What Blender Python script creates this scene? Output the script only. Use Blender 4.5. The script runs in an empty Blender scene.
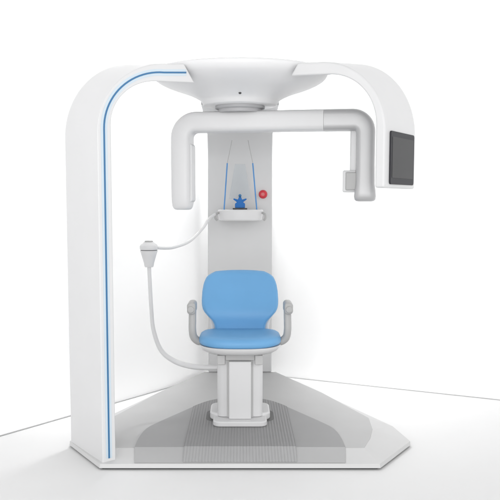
import bpy, bmesh, math
from mathutils import Vector, Matrix
C = bpy.context.scene.collection
SC = bpy.context.scene
PI = math.pi
DX, DY = 0.0, -0.476            # axis of the overhead disc

# ------------------------------------------------------------------ materials
def mat(name, col, rough=0.4, metal=0.0, bump=0.0, bscale=200.0, var=0.02, coat=0.0, emit=0.0):
    m = bpy.data.materials.new(name); m.use_nodes = True
    nt = m.node_tree; b = nt.nodes['Principled BSDF']
    b.inputs['Roughness'].default_value = rough
    b.inputs['Metallic'].default_value = metal
    b.inputs['Coat Weight'].default_value = coat
    tc = nt.nodes.new('ShaderNodeTexCoord')
    n = nt.nodes.new('ShaderNodeTexNoise'); n.inputs['Scale'].default_value = 5.0
    n.inputs['Detail'].default_value = 4.0
    nt.links.new(tc.outputs['Object'], n.inputs['Vector'])
    r = nt.nodes.new('ShaderNodeValToRGB')
    lo = [max(0, c*(1-var)) for c in col]; hi = [min(1, c*(1+var)) for c in col]
    r.color_ramp.elements[0].position = .3; r.color_ramp.elements[1].position = .7
    r.color_ramp.elements[0].color = (*lo, 1); r.color_ramp.elements[1].color = (*hi, 1)
    nt.links.new(n.outputs['Fac'], r.inputs['Fac'])
    nt.links.new(r.outputs['Color'], b.inputs['Base Color'])
    if bump:
        n2 = nt.nodes.new('ShaderNodeTexNoise'); n2.inputs['Scale'].default_value = bscale
        nt.links.new(tc.outputs['Object'], n2.inputs['Vector'])
        bp = nt.nodes.new('ShaderNodeBump'); bp.inputs['Strength'].default_value = bump
        bp.inputs['Distance'].default_value = .002
        nt.links.new(n2.outputs['Fac'], bp.inputs['Height'])
        nt.links.new(bp.outputs['Normal'], b.inputs['Normal'])
    if emit:
        b.inputs['Emission Color'].default_value = (*col, 1)
        b.inputs['Emission Strength'].default_value = emit
    return m

WHITE = mat('white_enamel', (.60, .60, .605), .38, var=.01, bump=.05, bscale=300)
DISCM = mat('disc_enamel', (.68, .68, .685), .36, var=.01, bump=.05, bscale=300)
PLATE = mat('platform_coat', (.43, .43, .43), .55, var=.02, bump=.1, bscale=400)
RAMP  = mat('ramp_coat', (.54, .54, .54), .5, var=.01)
MAT1  = mat('grey_vinyl', (.29, .29, .292), .6, var=.02, bump=.15, bscale=500)
COLM  = mat('grey_enamel', (.53, .532, .536), .42, var=.01, bump=.05)
ARM_SHADE  = mat('shaded_arm_grey', (.42, .42, .425), .36, metal=.2, var=.02)  # shading of the arm's right end, put into the colour
GREY  = mat('grey_plastic', (.36, .36, .358), .4, var=.02)
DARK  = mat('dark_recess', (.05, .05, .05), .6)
RING_SHADE = mat('recess_shade', (.13, .13, .13), .6)  # dark tone for the shade in the recess round the chair foot
FRAME = mat('pale_trim', (.45, .45, .45), .45)
GAP   = mat('grey_recess', (.40, .40, .41), .5)
BLUEV = mat('blue_upholstery', (.122, .325, .575), .5, bump=.25, bscale=350, var=.02)
BLUEL = mat('blue_line', (.025, .135, .29), .35)
BLUE_GLOW = mat('pale_blue_glow', (.50, .585, .65), .35)  # glow beside the blue stripe, put into a pale colour
RODB  = mat('rod_blue', (.05, .21, .48), .4)
BLUED = mat('blue_plastic', (.02, .13, .40), .4)
RED   = mat('red_plastic', (.50, .025, .04), .3, coat=.5)
REDD  = mat('red_collar', (.50, .10, .10), .4)
SCRN  = mat('screen_glass', (.050, .050, .052), .4)
SCRB  = mat('screen_bezel', (.035, .035, .04), .45)
FLOOR = mat('floor_white', (.70, .70, .70), .55, var=.006)
WALLM = mat('wall_white', (.97, .97, .97), .9, var=.003)
JOINT = mat('joint_grey', (.42, .42, .42), .9)
for m_ in (SCRN, SCRB, BLUED, RED): m_.node_tree.nodes['Principled BSDF'].inputs['Specular IOR Level'].default_value = .12
CLEAR = mat('clear_plastic', (.85, .88, .9), .1)
CLEAR.node_tree.nodes['Principled BSDF'].inputs['Transmission Weight'].default_value = .85

# ribbed tread: fine lines running front to back
def ribbed(name, g):
    m = mat(name, (g, g, g*1.01), .6, var=.02)
    nt = m.node_tree; b = nt.nodes['Principled BSDF']
    tc = nt.nodes.new('ShaderNodeTexCoord'); w = nt.nodes.new('ShaderNodeTexWave')
    w.wave_type = 'BANDS'; w.bands_direction = 'X'; w.wave_profile = 'SIN'
    w.inputs['Scale'].default_value = 20.0; w.inputs['Distortion'].default_value = 0
    nt.links.new(tc.outputs['Object'], w.inputs['Vector'])
    bp = nt.nodes.new('ShaderNodeBump'); bp.inputs['Strength'].default_value = .45
    bp.inputs['Distance'].default_value = .004
    nt.links.new(w.outputs['Fac'], bp.inputs['Height'])
    nt.links.new(bp.outputs['Normal'], b.inputs['Normal'])
    old = b.inputs['Base Color'].links[0].from_socket
    mx = nt.nodes.new('ShaderNodeMix'); mx.data_type = 'RGBA'; mx.blend_type = 'MULTIPLY'
    rr = nt.nodes.new('ShaderNodeValToRGB')
    rr.color_ramp.elements[0].color = (.89, .89, .89, 1); rr.color_ramp.elements[1].color = (1.05, 1.05, 1.05, 1)
    nt.links.new(w.outputs['Fac'], rr.inputs['Fac'])
    mx.inputs[0].default_value = 1.0
    nt.links.new(old, mx.inputs[6]); nt.links.new(rr.outputs['Color'], mx.inputs[7])
    nt.links.new(mx.outputs[2], b.inputs['Base Color'])
    return m
RIB = ribbed('ribbed_rubber', .245)
RIB_LIT = ribbed('lit_ribbed_rubber', .36)  # same ribbed rubber, paler to paint in the light on the ramp
MAT_LIT = mat('lit_grey_vinyl', (.39, .39, .392), .6, var=.02, bump=.15, bscale=500)  # same vinyl with the ramp's extra light put into the colour

# ------------------------------------------------------------------ helpers
def obj(name, bm, m, parent=None, bevel=0, seg=3, smooth=True, sub=0, loc=None, auto=35):
    bmesh.ops.recalc_face_normals(bm, faces=bm.faces)
    me = bpy.data.meshes.new(name); bm.to_mesh(me); bm.free()
    if smooth:
        for p in me.polygons: p.use_smooth = True
    o = bpy.data.objects.new(name, me); C.objects.link(o)
    if isinstance(m, (list, tuple)):
        for x in m: me.materials.append(x)
    else: me.materials.append(m)
    if sub:
        s = o.modifiers.new('sub', 'SUBSURF'); s.levels = sub; s.render_levels = sub
    if bevel:
        b = o.modifiers.new('bevel', 'BEVEL'); b.width = bevel; b.segments = seg
        b.limit_method = 'ANGLE'; b.angle_limit = math.radians(30); b.harden_normals = True
    elif smooth and not sub:
        me.set_sharp_from_angle(angle=math.radians(auto))
    if parent: o.parent = parent
    if loc: o.location = loc
    return o

def tag(o, label, cat, group=None):
    o['label'] = label; o['category'] = cat
    if group: o['group'] = group

def empty(name, loc):
    o = bpy.data.objects.new(name, None); C.objects.link(o); o.location = loc
    o.empty_display_size = .1
    return o

def box(bm, x0, x1, y0, y1, z0, z1, M=None):
    v = [Vector((x, y, z)) for x in (x0, x1) for y in (y0, y1) for z in (z0, z1)]
    if M: v = [M @ p for p in v]
    v = [bm.verts.new(p) for p in v]
    for f in ((0,1,3,2),(4,6,7,5),(0,4,5,1),(2,3,7,6),(0,2,6,4),(1,5,7,3)):
        bm.faces.new([v[i] for i in f])

def prism(bm, pts, f0, f1):
    """pts: closed outline; f0/f1 map an outline point to 3-D for both ends."""
    a = [bm.verts.new(f0(p)) for p in pts]; b = [bm.verts.new(f1(p)) for p in pts]
    n = len(pts)
    bm.faces.new(a); bm.faces.new(list(reversed(b)))
    for i in range(n):
        bm.faces.new([a[i], b[i], b[(i+1) % n], a[(i+1) % n]])

def lathe(bm, prof, n=96, cx=0, cy=0, M=None):
    rings = []
    for r, z in prof:
        if r < 1e-6:
            p = Vector((cx, cy, z)); rings.append([bm.verts.new(M @ p if M else p)])
        else:
            ring = []
            for k in range(n):
                a = 2*PI*k/n
                p = Vector((cx+r*math.cos(a), cy+r*math.sin(a), z))
                ring.append(bm.verts.new(M @ p if M else p))
            rings.append(ring)
    for a, b in zip(rings, rings[1:]):
        if len(a) == 1 and len(b) == 1: continue
        for k in range(n):
            k2 = (k+1) % n
            if len(a) == 1: bm.faces.new([a[0], b[k], b[k2]])
            elif len(b) == 1: bm.faces.new([a[k], b[0], a[k2]])
            else: bm.faces.new([a[k], b[k], b[k2], a[k2]])

def smooth_path(pts, n=12):
    P = [Vector(p) for p in pts]; out = []
    for i in range(len(P)-1):
        p0 = P[max(i-1, 0)]; p1 = P[i]; p2 = P[i+1]; p3 = P[min(i+2, len(P)-1)]
        for k in range(n):
            t = k/n
            out.append(.5*((2*p1)+(-p0+p2)*t+(2*p0-5*p1+4*p2-p3)*t*t+(-p0+3*p1-3*p2+p3)*t**3))
    out.append(P[-1]); return out

def tube(bm, pts, r, n=14, cap=True, rx=None):
    """round tube along pts; r a number or a list; rx flattens across."""
    m = len(pts); rings = []; up = Vector((0, 0, 1)); prev = None
    for i, p in enumerate(pts):
        t = (pts[min(i+1, m-1)]-pts[max(i-1, 0)]).normalized()
        if prev is None:
            a = t.cross(up)
            if a.length < .05: a = t.cross(Vector((0, 1, 0)))
            a.normalize()
        else:
            a = prev-t*prev.dot(t); a.normalize()
        prev = a; b = t.cross(a)
        rr = r[i] if isinstance(r, list) else r
        rings.append([bm.verts.new(p+a*rr*math.cos(2*PI*k/n)+b*rr*math.sin(2*PI*k/n)) for k in range(n)])
    for A, B in zip(rings, rings[1:]):
        for k in range(n):
            bm.faces.new([A[k], A[(k+1) % n], B[(k+1) % n], B[k]])
    if cap:
        bm.faces.new(rings[0]); bm.faces.new(list(reversed(rings[-1])))

def rrect(w, d, r, n=6, cx=0, cy=0):
    pts = []
    for sx, sy, a0 in ((1, 1, 0), (-1, 1, PI/2), (-1, -1, PI), (1, -1, 1.5*PI)):
        for k in range(n+1):
            a = a0+k/n*PI/2
            pts.append((cx+sx*(w-r)+r*math.cos(a), cy+sy*(d-r)+r*math.sin(a)))
    return pts

def rslab(bm, hw, hd, r, z0, z1, cx=0, cy=0, n=6):
    prism(bm, rrect(hw, hd, r, n, cx, cy), lambda p: (p[0], p[1], z0), lambda p: (p[0], p[1], z1))

def axes(deg):
    a = math.radians(deg)
    return Vector((math.cos(a), math.sin(a), 0)), Vector((-math.sin(a), math.cos(a), 0))

# ------------------------------------------------------------------ setting
CORNER = Vector((-.101, 1.262, 0))
dl = (Vector((-1.345, -.540, 0))-CORNER).normalized()
dr = (Vector((1.723, .308, 0))-CORNER).normalized()
bm = bmesh.new()
A = CORNER+dl*9; B = CORNER+dr*9
vs = [bm.verts.new(p) for p in ((-9, -9, 0), (9, -9, 0), (9, 4, 0), (-9, 4, 0))]
bm.faces.new(vs)
o = obj('floor', bm, FLOOR, smooth=False); o['kind'] = 'structure'
def wall(name, p, d, side):
    bm = bmesh.new(); n = Vector((-d.y, d.x, 0))*side
    q = p+d*9; q0 = p
    v = [bm.verts.new(x) for x in (q0, q, q+n*.1, q0+n*.1)]
    w = [bm.verts.new(x.co+Vector((0, 0, 5))) for x in v]
    bm.faces.new(v); bm.faces.new(w)
    for i in range(4): bm.faces.new([v[i], v[(i+1) % 4], w[(i+1) % 4], w[i]])
    o = obj(name, bm, WALLM, smooth=False); o['kind'] = 'structure'
    return n
nl = wall('wall_left', CORNER, dl, -1)
nr = wall('wall_right', CORNER, dr, 1)
# narrow grey joint between floor and walls
bm = bmesh.new()
def inward(d, n):
    return -n
wj = .009
for d, n in ((dl, nl), (dr, nr)):
    i = -n
    a = CORNER+i*.001; b = CORNER+d*9+i*.001
    v = [bm.verts.new(x) for x in (a+Vector((0, 0, .004)), b+Vector((0, 0, .004)), b+i*wj+Vector((0, 0, .004)), a+i*wj+d*.01+Vector((0, 0, .004)))]
    bm.faces.new(v)
o = obj('floor_joint', bm, JOINT, smooth=False); o['kind'] = 'structure'

# ------------------------------------------------------------------ the scanner
S = empty('dental_scanner', (0, DY, 0))
tag(S, 'large white dental x-ray scanner with round overhead disc, curved support arms and rotating arm', 'scanner')
OFF = Vector((0, -DY, 0))
def part(name, bm, m, parent=None, **k):
    """geometry written in world coordinates, stored relative to the scanner's base"""
    bmesh.ops.translate(bm, verts=bm.verts, vec=OFF)
    return obj(name, bm, m, parent or S, **k)

# --- platform -----------------------------------------------------
ZF, ZE, ZB = .060, .030, .010
flat = [(-.262, .93), (.262, .93), (.538, .262), (.745, -.375), (.728, -.62), (.690, -.79), (.632, -.962)]
flat = flat + [(-x, y) for x, y in reversed(flat[2:])]
outer = [(-.264, .945), (.264, .945), (.548, .285), (.874, -.430), (.911, -.743), (.684, -1.131)]
bm = bmesh.new()
# top
top = [bm.verts.new((x, y, ZF)) for x, y in flat]
bm.faces.new(top)
sk = [bm.verts.new((x, y, 0.012)) for x, y in flat]
for i in range(len(flat)):
    j = (i+1) % len(flat); bm.faces.new([top[i], top[j], sk[j], sk[i]])
platform = part('platform', bm, PLATE, smooth=False)
# sloping apron round the platform
def apron():
    bm = bmesh.new()
    inn = [(.2621, .9301), (.5382, .262), (.7455, -.375), (.7285, -.62), (.6905, -.79), (.6322, -.9622)]
    out = [(.268, .947), (.548, .285), (.876, -.425), (.911, -.743), (.802, -.93), (.684, -1.131)]
    ho = [.05, .045, .024, ZE, ZE, ZE]
    inn = [(-x, y) for x, y in inn] + list(reversed(inn))
    out = [(-x, y) for x, y in out] + list(reversed(out))
    ho = ho + list(reversed(ho))
    I = [bm.verts.new((x, y, ZF-.0006)) for x, y in inn]
    O = [bm.verts.new((x, y, h)) for (x, y), h in zip(out, ho)]
    L = [bm.verts.new((x*1.0+math.copysign(.002, x), y-.003, ZB)) for (x, y) in out]
    for i in range(len(inn)-1):
        bm.faces.new([I[i], I[i+1], O[i+1], O[i]]); bm.faces.new([O[i], O[i+1], L[i+1], L[i]])
    return bm
ap = part('ramp', apron(), RAMP, platform, smooth=False)
ap.parent = platform
# foot set back under the edge, coloured dark as the shadow line there
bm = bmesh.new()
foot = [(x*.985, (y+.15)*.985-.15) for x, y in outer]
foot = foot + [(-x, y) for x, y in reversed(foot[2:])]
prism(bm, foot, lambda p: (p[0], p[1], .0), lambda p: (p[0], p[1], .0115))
part('shadow_gap_foot', bm, DARK, platform, smooth=False)

# --- mats -----------------------------------------------------
gx = [0, .05, .1, .15, .2, .25, .3, .35, .4, .45, .48, .50, .515, .525, .532, .536]
gy = [.115, .110, .092, .060, .015, -.060, -.155, -.255, -.355, -.455, -.520, -.565, -.615, -.67, -.74, -.82]
def back(x):
    x = abs(x)
    for i in range(len(gx)-1):
        if x <= gx[i+1]:
            t = (x-gx[i])/(gx[i+1]-gx[i]); return gy[i]+t*(gy[i+1]-gy[i])
    return gy[-1]
def ramp_z(y):
    return ZF if y > -.962 else ZF-(ZF-ZE)*(-.962-y)/(.169)
def sheet(xs, lift, y0, yb_of, th=.0025, w0=1.0, rows=5):
    bm = bmesh.new(); cols = []
    for x in xs:
        yb = yb_of(x); col = []
        for k in range(rows):
            t = k/(rows-1); y = y0+(yb-y0)*t
            xx = x*(w0+(1-w0)*t); z = ramp_z(y)+lift
            col.append((bm.verts.new((xx, y, z)), bm.verts.new((xx, y, z-th))))
        cols.append(col)
    for A, B in zip(cols, cols[1:]):
        for k in range(rows-1):
            bm.faces.new([A[k][0], B[k][0], B[k+1][0], A[k+1][0]])
        bm.faces.new([A[0][0], B[0][0], B[0][1], A[0][1]])
        bm.faces.new([A[-1][0], B[-1][0], B[-1][1], A[-1][1]])
    for col in (cols[0], cols[-1]):
        for k in range(rows-1):
            bm.faces.new([col[k][0], col[k+1][0], col[k+1][1], col[k][1]])
    return bm
xs = sorted([-x for x in gx[1:]]+gx)
xr = [-.285+.57*k/24 for k in range(25)]
part('foot_mat', sheet(xs, .004, -.962, back), MAT1, platform, smooth=False)
part('ribbed_mat', sheet(xr, .008, -.961, lambda x: back(x)-.006), RIB, platform, smooth=False)
part('ramp_mat', sheet(xs, .004, -1.122, lambda x: -.9625, w0=.965, rows=2), MAT_LIT, platform, smooth=False)
part('ribbed_ramp_mat', sheet(xr, .008, -1.1215, lambda x: -.9618, w0=.98, rows=2), RIB_LIT, platform, smooth=False)

# --- arches -----------------------------------------------------
def corner_path(R, zb, zs, a, b, ztop_end, rend, n=22):
    """post going up at radius R, elliptical bend, then level run to rend"""
    pts = [(R, zb), (R, zb+(zs-zb)*.5)]
    for k in range(n+1):
        t = k/n*PI/2
        pts.append((R-a+a*math.cos(t), zs+b*math.sin(t)))
    pts.append((rend, ztop_end)); return pts
def arch(deg, s0, s1, outp, inp, outp1=None, inp1=None):
    """outp/inp: outer and inner profile at s0; outp1/inp1 at s1"""
    r, t = axes(deg); O = Vector((DX, DY, 0)); bm = bmesh.new()
    A = [[bm.verts.new(O+r*p[0]+t*s+Vector((0, 0, p[1]))) for p in P] for s, P in ((s0, outp), (s1, outp1 or outp))]
    B = [[bm.verts.new(O+r*p[0]+t*s+Vector((0, 0, p[1]))) for p in P] for s, P in ((s0, inp), (s1, inp1 or inp))]
    n = len(outp)
    for i in range(n-1):
        bm.faces.new([A[0][i], A[0][i+1], A[1][i+1], A[1][i]])
        bm.faces.new([B[0][i], B[0][i+1], B[1][i+1], B[1][i]])
        for s in (0, 1):
            bm.faces.new([A[s][i], A[s][i+1], B[s][i+1], B[s][i]])
    for i in (0, n-1):
        bm.faces.new([A[0][i], A[1][i], B[1][i], B[0][i]])
    return bm
# left support arch, standing on the platform corner
LO = corner_path(.905, .012, 1.63, .38, .350, 1.985, .445)
LI = corner_path(.835, .012, 1.67, .25, .220, 1.897, .388)
LOR = corner_path(.920, .012, 1.63, .38, .405, 2.012, .445)
LIR = corner_path(.850, .012, 1.67, .25, .310, 1.965, .388)
left = part('support_arch', arch(210, -.215, .22, LOR, LIR, LO, LI), WHITE, bevel=.006)
def ribbon(deg, s, path, hw, lift, th=.002, z_lo=None):
    r, t = axes(deg); O = Vector((DX, DY, 0)); bm = bmesh.new()
    sg = 1 if s > 0 else -1; rows = []
    for i, p in enumerate(path):
        q0 = Vector(path[max(i-1, 0)]); q1 = Vector(path[min(i+1, len(path)-1)])
        d = (q1-q0).normalized(); nn = Vector((-d.y, d.x))
        row = []
        for w in (-hw, hw):
            for l in (lift, lift-th):
                c = Vector(p)+nn*w
                row.append(bm.verts.new(O+r*c.x+t*(s+sg*l)+Vector((0, 0, c.y))))
        rows.append(row)
    for a, b in zip(rows, rows[1:]):
        bm.faces.new([a[0], a[2], b[2], b[0]]); bm.faces.new([a[0], a[1], b[1], b[0]])
        bm.faces.new([a[2], a[3], b[3], b[2]])
    for e in (rows[0], rows[-1]): bm.faces.new([e[0], e[1], e[3], e[2]])
    return bm
SP = corner_path(.871, .050, 1.65, .315, .285, 1.944, .436)
part('stripe_glow', ribbon(210, .22, SP, .0155, .0015), BLUE_GLOW, left, smooth=False)  # pale band painted as the stripe's glow
part('blue_stripe', ribbon(210, .22, SP, .0042, .003), BLUEL, left, smooth=False)

# right arch, ends in a short hanging post that carries the screen
RO = corner_path(.917, 1.372, 1.64, .35, .345, 1.990, .455)
RI = corner_path(.868, 1.372, 1.67, .25, .250, 1.928, .415)
ROR = corner_path(.922, 1.372, 1.64, .35, .395, 2.012, .455)
RIR = corner_path(.872, 1.372, 1.67, .25, .325, 1.990, .415)
right = part('screen_arch', arch(330, -.22, .215, RO, RI, ROR, RIR), WHITE, bevel=.012)
r_, t_ = axes(330)
def onface(rr, s, z): return Vector((DX, DY, 0))+r_*rr+t_*s+Vector((0, 0, z))
bm = bmesh.new()
prism(bm, rrect(.174, .127, .014, 5), lambda p: onface(.916, .012+p[0], 1.517+p[1]), lambda p: onface(.926, .012+p[0], 1.517+p[1]))
scr = part('touch_screen', bm, SCRB, right, bevel=.002)
bm = bmesh.new()
prism(bm, rrect(.155, .098, .004, 3), lambda p: onface(.9255, .012+p[0], 1.519+p[1]), lambda p: onface(.9275, .012+p[0], 1.519+p[1]))
part('display_glass', bm, SCRN, right, smooth=False)
bm = bmesh.new()
bmx = Matrix.Translation(onface(.912, .0, 1.371))
# rear column and its arm running forward to the disc
CO = corner_path(1.470, .062, 1.60, .38, .350, 1.960, .40)
CI = corner_path(1.390, .062, 1.58, .25, .250, 1.875, .36)
column = part('rear_column', arch(90, -.232, .232, CO, CI), COLM, bevel=.008)
YC = DY+1.390
bm = bmesh.new()      # emergency stop on the column
M = Matrix.Translation((.1655, YC-.0005, 1.362)) @ Matrix.Rotation(PI/2, 4, 'X')
lathe(bm, [(0, 0), (.031, 0), (.031, .008), (.027, .011), (.020, .0115)], 32, M=M)
stop = part('emergency_button', bm, RED, column)
bm = bmesh.new()
lathe(bm, [(.017, .010), (.017, .022), (.0255, .024), (.0265, .028), (.0255, .032), (.023, .0335), (.010, .034), (0, .034)], 32, M=M)
part('button_cap', bm, RED, column)
bm = bmesh.new()
lathe(bm, [(0, .0335), (.011, .0335), (.011, .0348), (0, .0348)], 24, M=M)
part('button_mark', bm, REDD, column)

# --- overhead disc -----------------------------------------------------
bm = bmesh.new()
prof = [(0, 2.012), (.44, 2.012), (.462, 2.011), (.471, 2.008), (.476, 2.001), (.477, 1.994), (.474, 1.984), (.466, 1.970),
        (.452, 1.957), (.43, 1.944), (.40, 1.930), (.36, 1.915), (.32, 1.902), (.28, 1.888), (.245, 1.872), (.220, 1.858), (.208, 1.846), (.202, 1.832), (.196, 1.827), (0, 1.827)]
lathe(bm, prof, 128, DX, DY)
disc = part('overhead_disc', bm, DISCM, auto=50)
bm = bmesh.new()
lathe(bm, [(0, 1.828), (.135, 1.828), (.135, 1.812), (.118, 1.806), (.118, 1.79), (0, 1.79)], 64, DX, DY)
part('bearing_ring', bm, GAP, disc)
bm = bmesh.new()
bmesh.ops.create_uvsphere(bm, u_segments=16, v_segments=10, radius=.008, matrix=Matrix.Translation((0, DY-.236, 1.869)))
part('indicator_eye', bm, DARK, disc)

# --- rotating arm -----------------------------------------------------
RA = Matrix.Translation((DX, DY, 0)) @ Matrix.Rotation(math.radians(-9.5), 4, 'Z')
def arm_sweep(path, w_of, d_of, n=40, e=4.5):
    """super-elliptic section swept along a path in the local x-z plane"""
    bm = bmesh.new(); rings = []; m = len(path)
    for i, p in enumerate(path):
        a = Vector(path[max(i-1, 0)]); b = Vector(path[min(i+1, m-1)])
        d = (b-a).normalized(); nn = Vector((-d.y, d.x))
        ring = []
        for k in range(n):
            th = 2*PI*k/n; c, s = math.cos(th), math.sin(th)
            u = math.copysign(abs(c)**(2/e), c)*w_of[i]; v = math.copysign(abs(s)**(2/e), s)*d_of[i]
            q = Vector(p)+nn*u
            ring.append(bm.verts.new(RA @ Vector((q.x, v, q.y))))
        rings.append(ring)
    for A_, B_ in zip(rings, rings[1:]):
        for k in range(n): bm.faces.new([A_[k], A_[(k+1) % n], B_[(k+1) % n], B_[k]])
    bm.faces.new(rings[0]); bm.faces.new(rings[-1])
    return bm
def bend(c, r, a0, a1, n=10):
    return [(c[0]+r*math.cos(a0+(a1-a0)*k/n), c[1]+r*math.sin(a0+(a1-a0)*k/n)) for k in range(n+1)]
ZBm = 1.742
# left: tube source housing hangs down, then the beam to the right elbow
lx = -.324
path = [(lx, 1.262), (lx, 1.264), (lx, 1.270), (lx, 1.282), (lx, 1.30), (lx, 1.34), (lx, 1.50), (lx, 1.64)]
w = [.028, .038, .045, .050, .053, .055, .056, .056]; d = [.040, .052, .060, .066, .070, .072, .074, .072]
bp_ = bend((lx+.085, 1.657), .085, PI, PI/2)
path += bp_; w += [.056+.001*k/10 for k in range(11)]; d += [.071]*11
xe = .30
for k in range(1, 5): path.append((lx+.085+(xe-lx-.085)*k/4, ZBm)); w.append(.057); d.append(.07)
path.append((.46, ZBm)); w.append(.057); d.append(.07)
beam = part('rotating_arm', arm_sweep(path, w, d), WHITE, auto=60)
# inner face strip of the source housing
bm = bmesh.new()
prism(bm, rrect(.016, .16, .015, 6, lx+.048, 1.465), lambda p: RA @ Vector((p[0], -.045, p[1])), lambda p: RA @ Vector((p[0], .045, p[1])))
part('source_window', bm, WHITE, beam, bevel=.006)
# right: silver detector carrier
rx = .683
path = [(.461, ZBm), (.50, ZBm), (.54, ZBm), (.60, ZBm)] + bend((rx-.066, ZBm-.066), .066, PI/2, 0)
w = [.0573]*4+[.057-.007*k/10 for k in range(11)]
d = [.0705]*15
path += [(rx, 1.60), (rx, 1.50), (rx, 1.40), (rx, 1.36), (rx, 1.335), (rx, 1.318), (rx, 1.311), (rx, 1.308)]
w += [.049, .049, .051, .056, .058, .055, .048, .036]; d += [.072, .072, .072, .074, .074, .068, .058, .040]
det = part('detector_arm', arm_sweep(path, w, d), ARM_SHADE, beam, auto=60)
bm = bmesh.new()
box(bm, .600, .640, .0, .05, 1.44, 1.70, RA)
part('detector_bracket', bm, WHITE, beam, bevel=.01)
bm = bmesh.new()
box(bm, .563, .636, -.02, .060, 1.358, 1.474, RA)
part('detector_head', bm, WHITE, beam, bevel=.008)
bm = bmesh.new()
box(bm, .579, .640, -.034, -.0195, 1.368, 1.464, RA)
part('detector_plate', bm, GREY, beam, bevel=.006)

# --- chin rest shelf on the column -------------------------------------
YS = .56; ZS = 1.178
bm = bmesh.new()
pts = []
n = 16
for k in range(n+1):
    a = PI+PI*k/n
    pts.append((.003+.158*math.cos(a), YS+.06+.10*math.sin(a)))
pts += [(.161, YC-.03), (-.155, YC-.03)]
prism(bm, pts, lambda p: (p[0]*.93, p[1]+.008, ZS), lambda p: (p[0], p[1], ZS+.077))
shelf = part('chin_shelf', bm, WHITE, bevel=.012)
bm = bmesh.new()
box(bm, -.10, .10, YC-.04, YC+.002, ZS+.005, ZS+.06)
part('shelf_bracket', bm, GREY, shelf, bevel=.004)
for sx in (-1, 1):
    bm = bmesh.new()
    tube(bm, smooth_path([(sx*.150+.003, YS+.03, ZS+.055), (sx*.168+.003, YS+.01, ZS+.045), (sx*.170+.003, YS+.0, ZS+.02), (sx*.160+.003, YS+.01, ZS+.006)], 5), .008, 10)
    part('side_clip', bm, GREY, shelf)
for sx in (-1, 1):
    bm = bmesh.new()
    x1, x0 = (.003+sx*.112), (.0+sx*.083)
    tube(bm, [Vector((x1, YS+.03, ZS+.071)), Vector((x0+sx*.004, YS+.06, ZS+.392))], .0045, 10)
    rod = part('support_rod', bm, RODB, shelf)
    bm = bmesh.new()
    tube(bm, [Vector((x0+sx*.004, YS+.06, ZS+.393)), Vector((sx*.055, YS+.11, ZS+.55))], .0022, 8)
    part('guide_wire', bm, GREY, shelf)
bm = bmesh.new()        # clear head plate between the rods
M = Matrix.Translation((0, YS+.10, ZS+.27)) @ Matrix.Rotation(math.radians(80), 4, 'X')
prism(bm, [(-.035, .12), (.035, .12), (.075, -.12), (-.075, -.12)], lambda p: M @ Vector((p[0], p[1], 0)), lambda p: M @ Vector((p[0], p[1], .004)))
part('head_plate', bm, CLEAR, shelf, smooth=False)
bm = bmesh.new()
zt = ZS+.0775; yc = YS+.055
rslab(bm, .050, .028, .012, zt, zt+.010, 0, yc)
bpad = part('chin_rest_base', bm, DARK, shelf, bevel=.003)
bm = bmesh.new()
K_ = .86
prism(bm, [(x*K_, y*K_) for x, y in [(-.040, 0), (.040, 0), (.040, .035), (.024, .045), (.055, .068), (.050, .076), (.016, .066), (.010, .085), (-.010, .085), (-.016, .066), (-.050, .076), (-.055, .068), (-.024, .045), (-.040, .035)]],
      lambda p: (p[0], yc-.016, zt+.0105+p[1]), lambda p: (p[0], yc+.016, zt+.0105+p[1]))
part('chin_rest', bm, BLUED, shelf, bevel=.004)
bm = bmesh.new()
bmesh.ops.create_uvsphere(bm, u_segments=16, v_segments=10, radius=.011, matrix=Matrix.Translation((0, yc, zt+.094)))
part('bite_knob', bm, BLUEL, shelf)

# ------------------------------------------------------------------ patient chair
ch = empty('patient_chair', (0, -.40, ZF+.008))
tag(ch, 'blue padded patient chair with grey armrests on a white lifting pedestal', 'chair')
OFFC = Vector((0, .40, -(ZF+.008)))
def cpart(name, bm, m, parent=None, **k):
    bmesh.ops.translate(bm, verts=bm.verts, vec=OFFC)
    return obj(name, bm, m, parent or ch, **k)
# plinth and pedestal
ZP = ZF+.0085
bm = bmesh.new(); rslab(bm, .150, .10, .042, ZP, ZP+.030, 0, -.505)
cpart('plinth', bm, WHITE, bevel=.007)
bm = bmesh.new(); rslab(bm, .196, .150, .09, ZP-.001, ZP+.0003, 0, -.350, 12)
cpart('recess_shade_ring', bm, RING_SHADE, smooth=False)  # flat dark pad standing in for recess shade
bm = bmesh.new(); rslab(bm, .172, .135, .06, ZP+.0005, ZP+.046, 0, -.345)
cpart('base_collar', bm, WHITE, bevel=.012)
bm = bmesh.new(); rslab(bm, .128, .105, .035, ZP+.031, .452, 0, -.40)
ped = cpart('pedestal', bm, WHITE, bevel=.004)
bm = bmesh.new(); rslab(bm, .0625, .03, .008, ZP+.0305, .423, .0, -.520)
cpart('front_panel', bm, WHITE, bevel=.003)
bm = bmesh.new(); rslab(bm, .074, .012, .003, ZP+.031, .422, .0, -.497)
cpart('panel_frame', bm, FRAME)
for sx in (-1, 1):
    bm = bmesh.new()
    box(bm, sx*.105-.022, sx*.105+.022, -.530, -.30, .402, .456)
    cpart('seat_bracket', bm, FRAME, bevel=.004)
bm = bmesh.new(); box(bm, -.083, .083, -.515, -.32, .424, .457)
cpart('lift_plate', bm, FRAME, bevel=.003)

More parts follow.
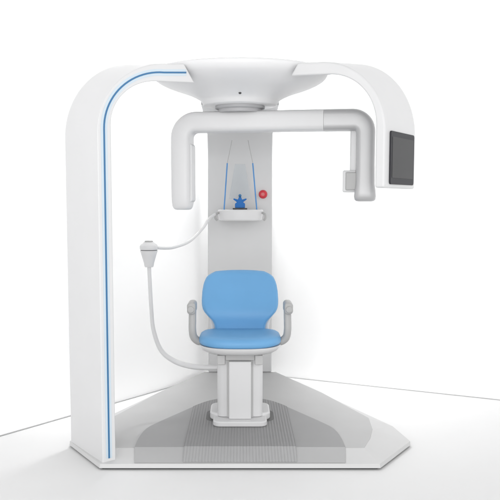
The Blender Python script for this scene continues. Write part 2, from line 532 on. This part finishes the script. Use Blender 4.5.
# seat: superelliptic cushion lofted from rings
def loft(rings_def, cx, cy, e=3.2, n=64, zfun=None):
    bm = bmesh.new(); R = []
    for hw, hd, z in rings_def:
        ring = []
        for k in range(n):
            a = 2*PI*k/n; c, s = math.cos(a), math.sin(a)
            x = math.copysign(abs(c)**(2/e), c)*hw; y = math.copysign(abs(s)**(2/e), s)*hd
            zz = z+(zfun(x, y) if zfun else 0)
            ring.append(bm.verts.new((cx+x, cy+y, zz)))
        R.append(ring)
    for A_, B_ in zip(R, R[1:]):
        for k in range(n): bm.faces.new([A_[k], A_[(k+1) % n], B_[(k+1) % n], B_[k]])
    c0 = bm.verts.new((cx, cy, rings_def[0][2]+(zfun(0, 0) if zfun else 0))); c1 = bm.verts.new((cx, cy, rings_def[-1][2]+(zfun(0, 0) if zfun else 0)))
    for k in range(n):
        bm.faces.new([R[0][k], R[0][(k+1) % n], c0]); bm.faces.new([R[-1][k], R[-1][(k+1) % n], c1])
    return bm
def dish(x, y):
    f = max(0, -(y+.10)/.14)
    return -.012*f*f + .004*min(1, (abs(x)/.22)**2)
SY = -.420
seat = cpart('seat', loft([(.215, .194, .512), (.226, .203, .515), (.231, .208, .524), (.230, .208, .541), (.224, .203, .554), (.211, .193, .562), (.18, .165, .566), (.12, .11, .565), (.06, .05, .563)], 0, SY, zfun=dish), BLUEV, auto=80)
cpart('seat_shell', loft([(.10, .09, .458), (.15, .13, .460), (.19, .17, .468), (.214, .193, .482), (.229, .206, .502), (.230, .207, .511), (.21, .19, .5115)], 0, SY, zfun=lambda x, y: dish(x, y)*.6), WHITE, auto=80)

# backrest: curved panel with a waist
def back_panel(keys, th, off, grow=0.0, nu=36, nv=40, extra=0):
    """keys: (z, halfwidth); front surface grid and rear surface grid"""
    bm = bmesh.new()
    z0, z1 = keys[0][0], keys[-1][0]
    def hw(z):
        for (a, wa), (b, wb) in zip(keys, keys[1:]):
            if z <= b:
                t = (z-a)/(b-a); return wa+(wb-wa)*t
        return keys[-1][1]
    def surf(u, z):
        t = (z-.53)/(.90-.53)
        y = -.235+.05*t+.09*t*t
        y -= .032*math.exp(-((t-.36)/.20)**2)
        x = u*(hw(z)+grow)
        y -= .055*(x/.22)**2*(.4+.6*t)     # wraps forward at the sides
        return Vector((x, y, z-.014*abs(x/.2)**2.5*max(0, (t-.6)/.4)**2))
    F = []; Bk = []
    for j in range(nv+1):
        z = z0+(z1-z0)*j/nv; rf = []; rb = []
        for i in range(nu+1):
            u = -1+2*i/nu; p = surf(u, z)
            e = min(1, (1-abs(u))/.10); ez = min(1, min(z1-z, z-z0+.02)/.022)
            k = math.sqrt(max(0, 1-(1-e)**2))*math.sqrt(max(0, 1-(1-ez)**2))
            k = max(k, .05)
            rf.append(bm.verts.new(p+Vector((0, off-th*k*.5, 0)))); rb.append(bm.verts.new(p+Vector((0, off+th*k*.5, 0))))
        F.append(rf); Bk.append(rb)
    for G in (F, Bk):
        for a, b in zip(G, G[1:]):
            for i in range(nu): bm.faces.new([a[i], a[i+1], b[i+1], b[i]])
    for j in range(nv):
        for i in (0, nu): bm.faces.new([F[j][i], F[j+1][i], Bk[j+1][i], Bk[j][i]])
    for i in range(nu):
        for j in (0, nv): bm.faces.new([F[j][i], F[j][i+1], Bk[j][i+1], Bk[j][i]])
    return bm
BK = [(.520, .150), (.560, .148), (.590, .152), (.612, .163), (.640, .188), (.665, .209), (.685, .219), (.705, .2235), (.73, .225), (.78, .223), (.82, .217), (.845, .210), (.868, .200), (.880, .188), (.890, .170), (.898, .146)]
cpart('backrest', back_panel(BK, .050, 0), BLUEV, auto=80)
BS = [(.500, .172), (.560, .172), (.600, .176), (.630, .186), (.665, .205), (.70, .217), (.78, .216), (.82, .210), (.845, .203), (.862, .192), (.870, .180), (.876, .16)]
cpart('back_shell', back_panel(BS, .024, .036), WHITE, auto=80)

# armrests
for sx in (-1, 1):
    bm = bmesh.new()
    P = smooth_path([(sx*.200, -.45, .520), (sx*.236, -.45, .524), (sx*.261, -.455, .548), (sx*.268, -.46, .59), (sx*.268, -.455, .64), (sx*.267, -.45, .705)], 8)
    rings = []
    n = 16
    for i, p in enumerate(P):
        t = (P[min(i+1, len(P)-1)]-P[max(i-1, 0)]).normalized()
        a = Vector((0, 1, 0)); b = t.cross(a).normalized()
        ring = []
        for k in range(n):
            c, s = math.cos(2*PI*k/n), math.sin(2*PI*k/n)
            ring.append(bm.verts.new(p+a*.030*math.copysign(abs(c)**.6, c)+b*.021*math.copysign(abs(s)**.6, s)))
        rings.append(ring)
    for A_, B_ in zip(rings, rings[1:]):
        for k in range(n): bm.faces.new([A_[k], A_[(k+1) % n], B_[(k+1) % n], B_[k]])
    bm.faces.new(rings[0]); bm.faces.new(rings[-1])
    arm = cpart('armrest', bm, GREY, auto=60)
    bm = bmesh.new()      # pad running to the rear
    pts = rrect(.024, .034, .020, 6, sx*.272, .713)
    prism(bm, pts, lambda p: (p[0], -.500, p[1]), lambda p: (p[0]-sx*.002, -.36, p[1]+.002))
    cpart('arm_pad', bm, GREY, arm, bevel=.010)
    bm = bmesh.new()      # hinge cap on its front end
    M = Matrix.Translation((sx*.274, -.498, .708)) @ Matrix.Rotation(PI/2, 4, 'X')
    lathe(bm, [(0, 0), (.019, 0), (.019, .006), (.016, .010), (0, .011)], 24, M=M)
    cpart('hinge_cap', bm, GREY, arm)

# ------------------------------------------------------------------ exposure switch on its hose
HX, HY, HZ = -.526, -.30, 1.001
sw = empty('hand_switch', (HX, HY, HZ-.07))
tag(sw, 'pale grey cone-shaped hand switch on a curved white hose beside the chair', 'switch')
def spart(name, bm, m, parent=None, **k):
    bmesh.ops.translate(bm, verts=bm.verts, vec=-Vector((HX, HY, HZ-.07)))
    return obj(name, bm, m, parent or sw, **k)
bm = bmesh.new()
lathe(bm, [(0, HZ-.070), (.024, HZ-.070), (.027, HZ-.062), (.030, HZ-.045), (.043, HZ+.0), (.050, HZ+.022), (.050, HZ+.026), (0, HZ+.026)], 40, HX, HY)
body = spart('switch_body', bm, WHITE)
bm = bmesh.new()
lathe(bm, [(0, HZ+.0255), (.0475, HZ+.0255), (.0475, HZ+.0305), (0, HZ+.0305)], 40, HX, HY)
spart('seam_ring', bm, DARK, body)
bm = bmesh.new()
lathe(bm, [(0, HZ+.030), (.050, HZ+.030), (.0525, HZ+.036), (.0525, HZ+.050), (.047, HZ+.060), (.032, HZ+.070), (.030, HZ+.074), (.020, HZ+.0765), (0, HZ+.077)], 40, HX, HY)
cap = spart('switch_cap', bm, WHITE, body)
bm = bmesh.new()
lathe(bm, [(0, HZ+.0765), (.024, HZ+.0765), (.024, HZ+.081), (.020, HZ+.083), (0, HZ+.083)], 32, HX, HY)
spart('push_button', bm, GREY, body)
HOSE = [(-.526, -.3, HZ-.069), (-.522, -.3, .827), (-.515, -.3, .68), (-.504, -.3, .563), (-.462, -.3, .445), (-.384, -.32, .384), (-.29, -.35, .360), (-.20, -.38, .358), (-.124, -.40, .362)]
HP = smooth_path(HOSE, 10)
m_ = len(HP)
bm = bmesh.new(); tube(bm, HP, [.0115+.0045*min(1, max(0, (k/m_-.3)/.4)) for k in range(m_)], 18)
spart('hose', bm, WHITE)
CB = [(-.478, -.3, 1.043), (-.432, -.25, 1.038), (-.387, -.15, 1.039), (-.31, .05, 1.066), (-.238, .25, 1.14), (-.205, .40, 1.195), (-.170, .57, 1.222)]
bm = bmesh.new(); tube(bm, smooth_path(CB, 10), .0095, 12)
spart('cable', bm, WHITE)

# ------------------------------------------------------------------ light
w = bpy.data.worlds.new('World'); SC.world = w; w.use_nodes = True
# studio: white surround, a little dimmer straight overhead
nt = w.node_tree; tc = nt.nodes.new('ShaderNodeTexCoord'); sp = nt.nodes.new('ShaderNodeSeparateXYZ')
cr = nt.nodes.new('ShaderNodeValToRGB'); cr.color_ramp.elements[0].position = .25; cr.color_ramp.elements[0].color = (1, 1, 1, 1)
cr.color_ramp.elements[1].position = .9; cr.color_ramp.elements[1].color = (.47, .47, .47, 1)
nt.links.new(tc.outputs['Generated'], sp.inputs[0]); nt.links.new(sp.outputs['Z'], cr.inputs[0])
nt.links.new(cr.outputs[0], nt.nodes['Background'].inputs[0])
w.node_tree.nodes['Background'].inputs[1].default_value = .80
def area(name, loc, target, sx, sy, power, col=(1, 1, 1), spread=None):
    l = bpy.data.lights.new(name, 'AREA'); l.shape = 'RECTANGLE'; l.size = sx; l.size_y = sy
    l.energy = power; l.color = col
    if spread: l.spread = math.radians(spread)
    o = bpy.data.objects.new(name, l); C.objects.link(o); o.location = loc
    o.rotation_euler = (Vector(target)-Vector(loc)).to_track_quat('-Z', 'Y').to_euler()
    return o
area('key_softbox', (-.6, -6.2, 1.5), (0, 0, 1.1), 3.4, 2.6, 66)
area('fill_softbox', (4.2, -4.0, 2.4), (0, 0, 1.0), 2.5, 3.0, 14)
def add_wall_fill(name, d, n, power, at, ln):  # unseen lamps added to brighten the walls
    c = CORNER+d*at-n*.45+Vector((0, 0, 3.6)); tgt = CORNER+d*at+Vector((0, 0, 2.1))
    area(name, c, tgt, ln, .3, power, spread=75)
add_wall_fill('wall_fill', dl, nl, 3.2, .85, 1.4); add_wall_fill('wall_fill', dr, nr, .6, 1.55, 2.6)
area('corner_fill', CORNER+Vector((0, -.22, 3.2)), CORNER+Vector((0, -.05, .5)), .7, .2, 26, spread=90)  # unseen lamp added to lift the walls behind the column

# ------------------------------------------------------------------ camera
cam = bpy.data.cameras.new('Camera'); co = bpy.data.objects.new('Camera', cam); C.objects.link(co)
co.location = (0, -5.06, 1.3); co.rotation_euler = (math.radians(90-5.5), 0, 0)
cam.sensor_width = 36; cam.lens = 825/500*36; cam.shift_x = .020; cam.shift_y = .0648
cam.clip_end = 200
SC.camera = co
SC.view_settings.view_transform = 'Standard'; SC.view_settings.look = 'None'
SC.view_settings.exposure = .74; SC.view_settings.gamma = 1
SC.render.resolution_x = 1024; SC.render.resolution_y = 1024
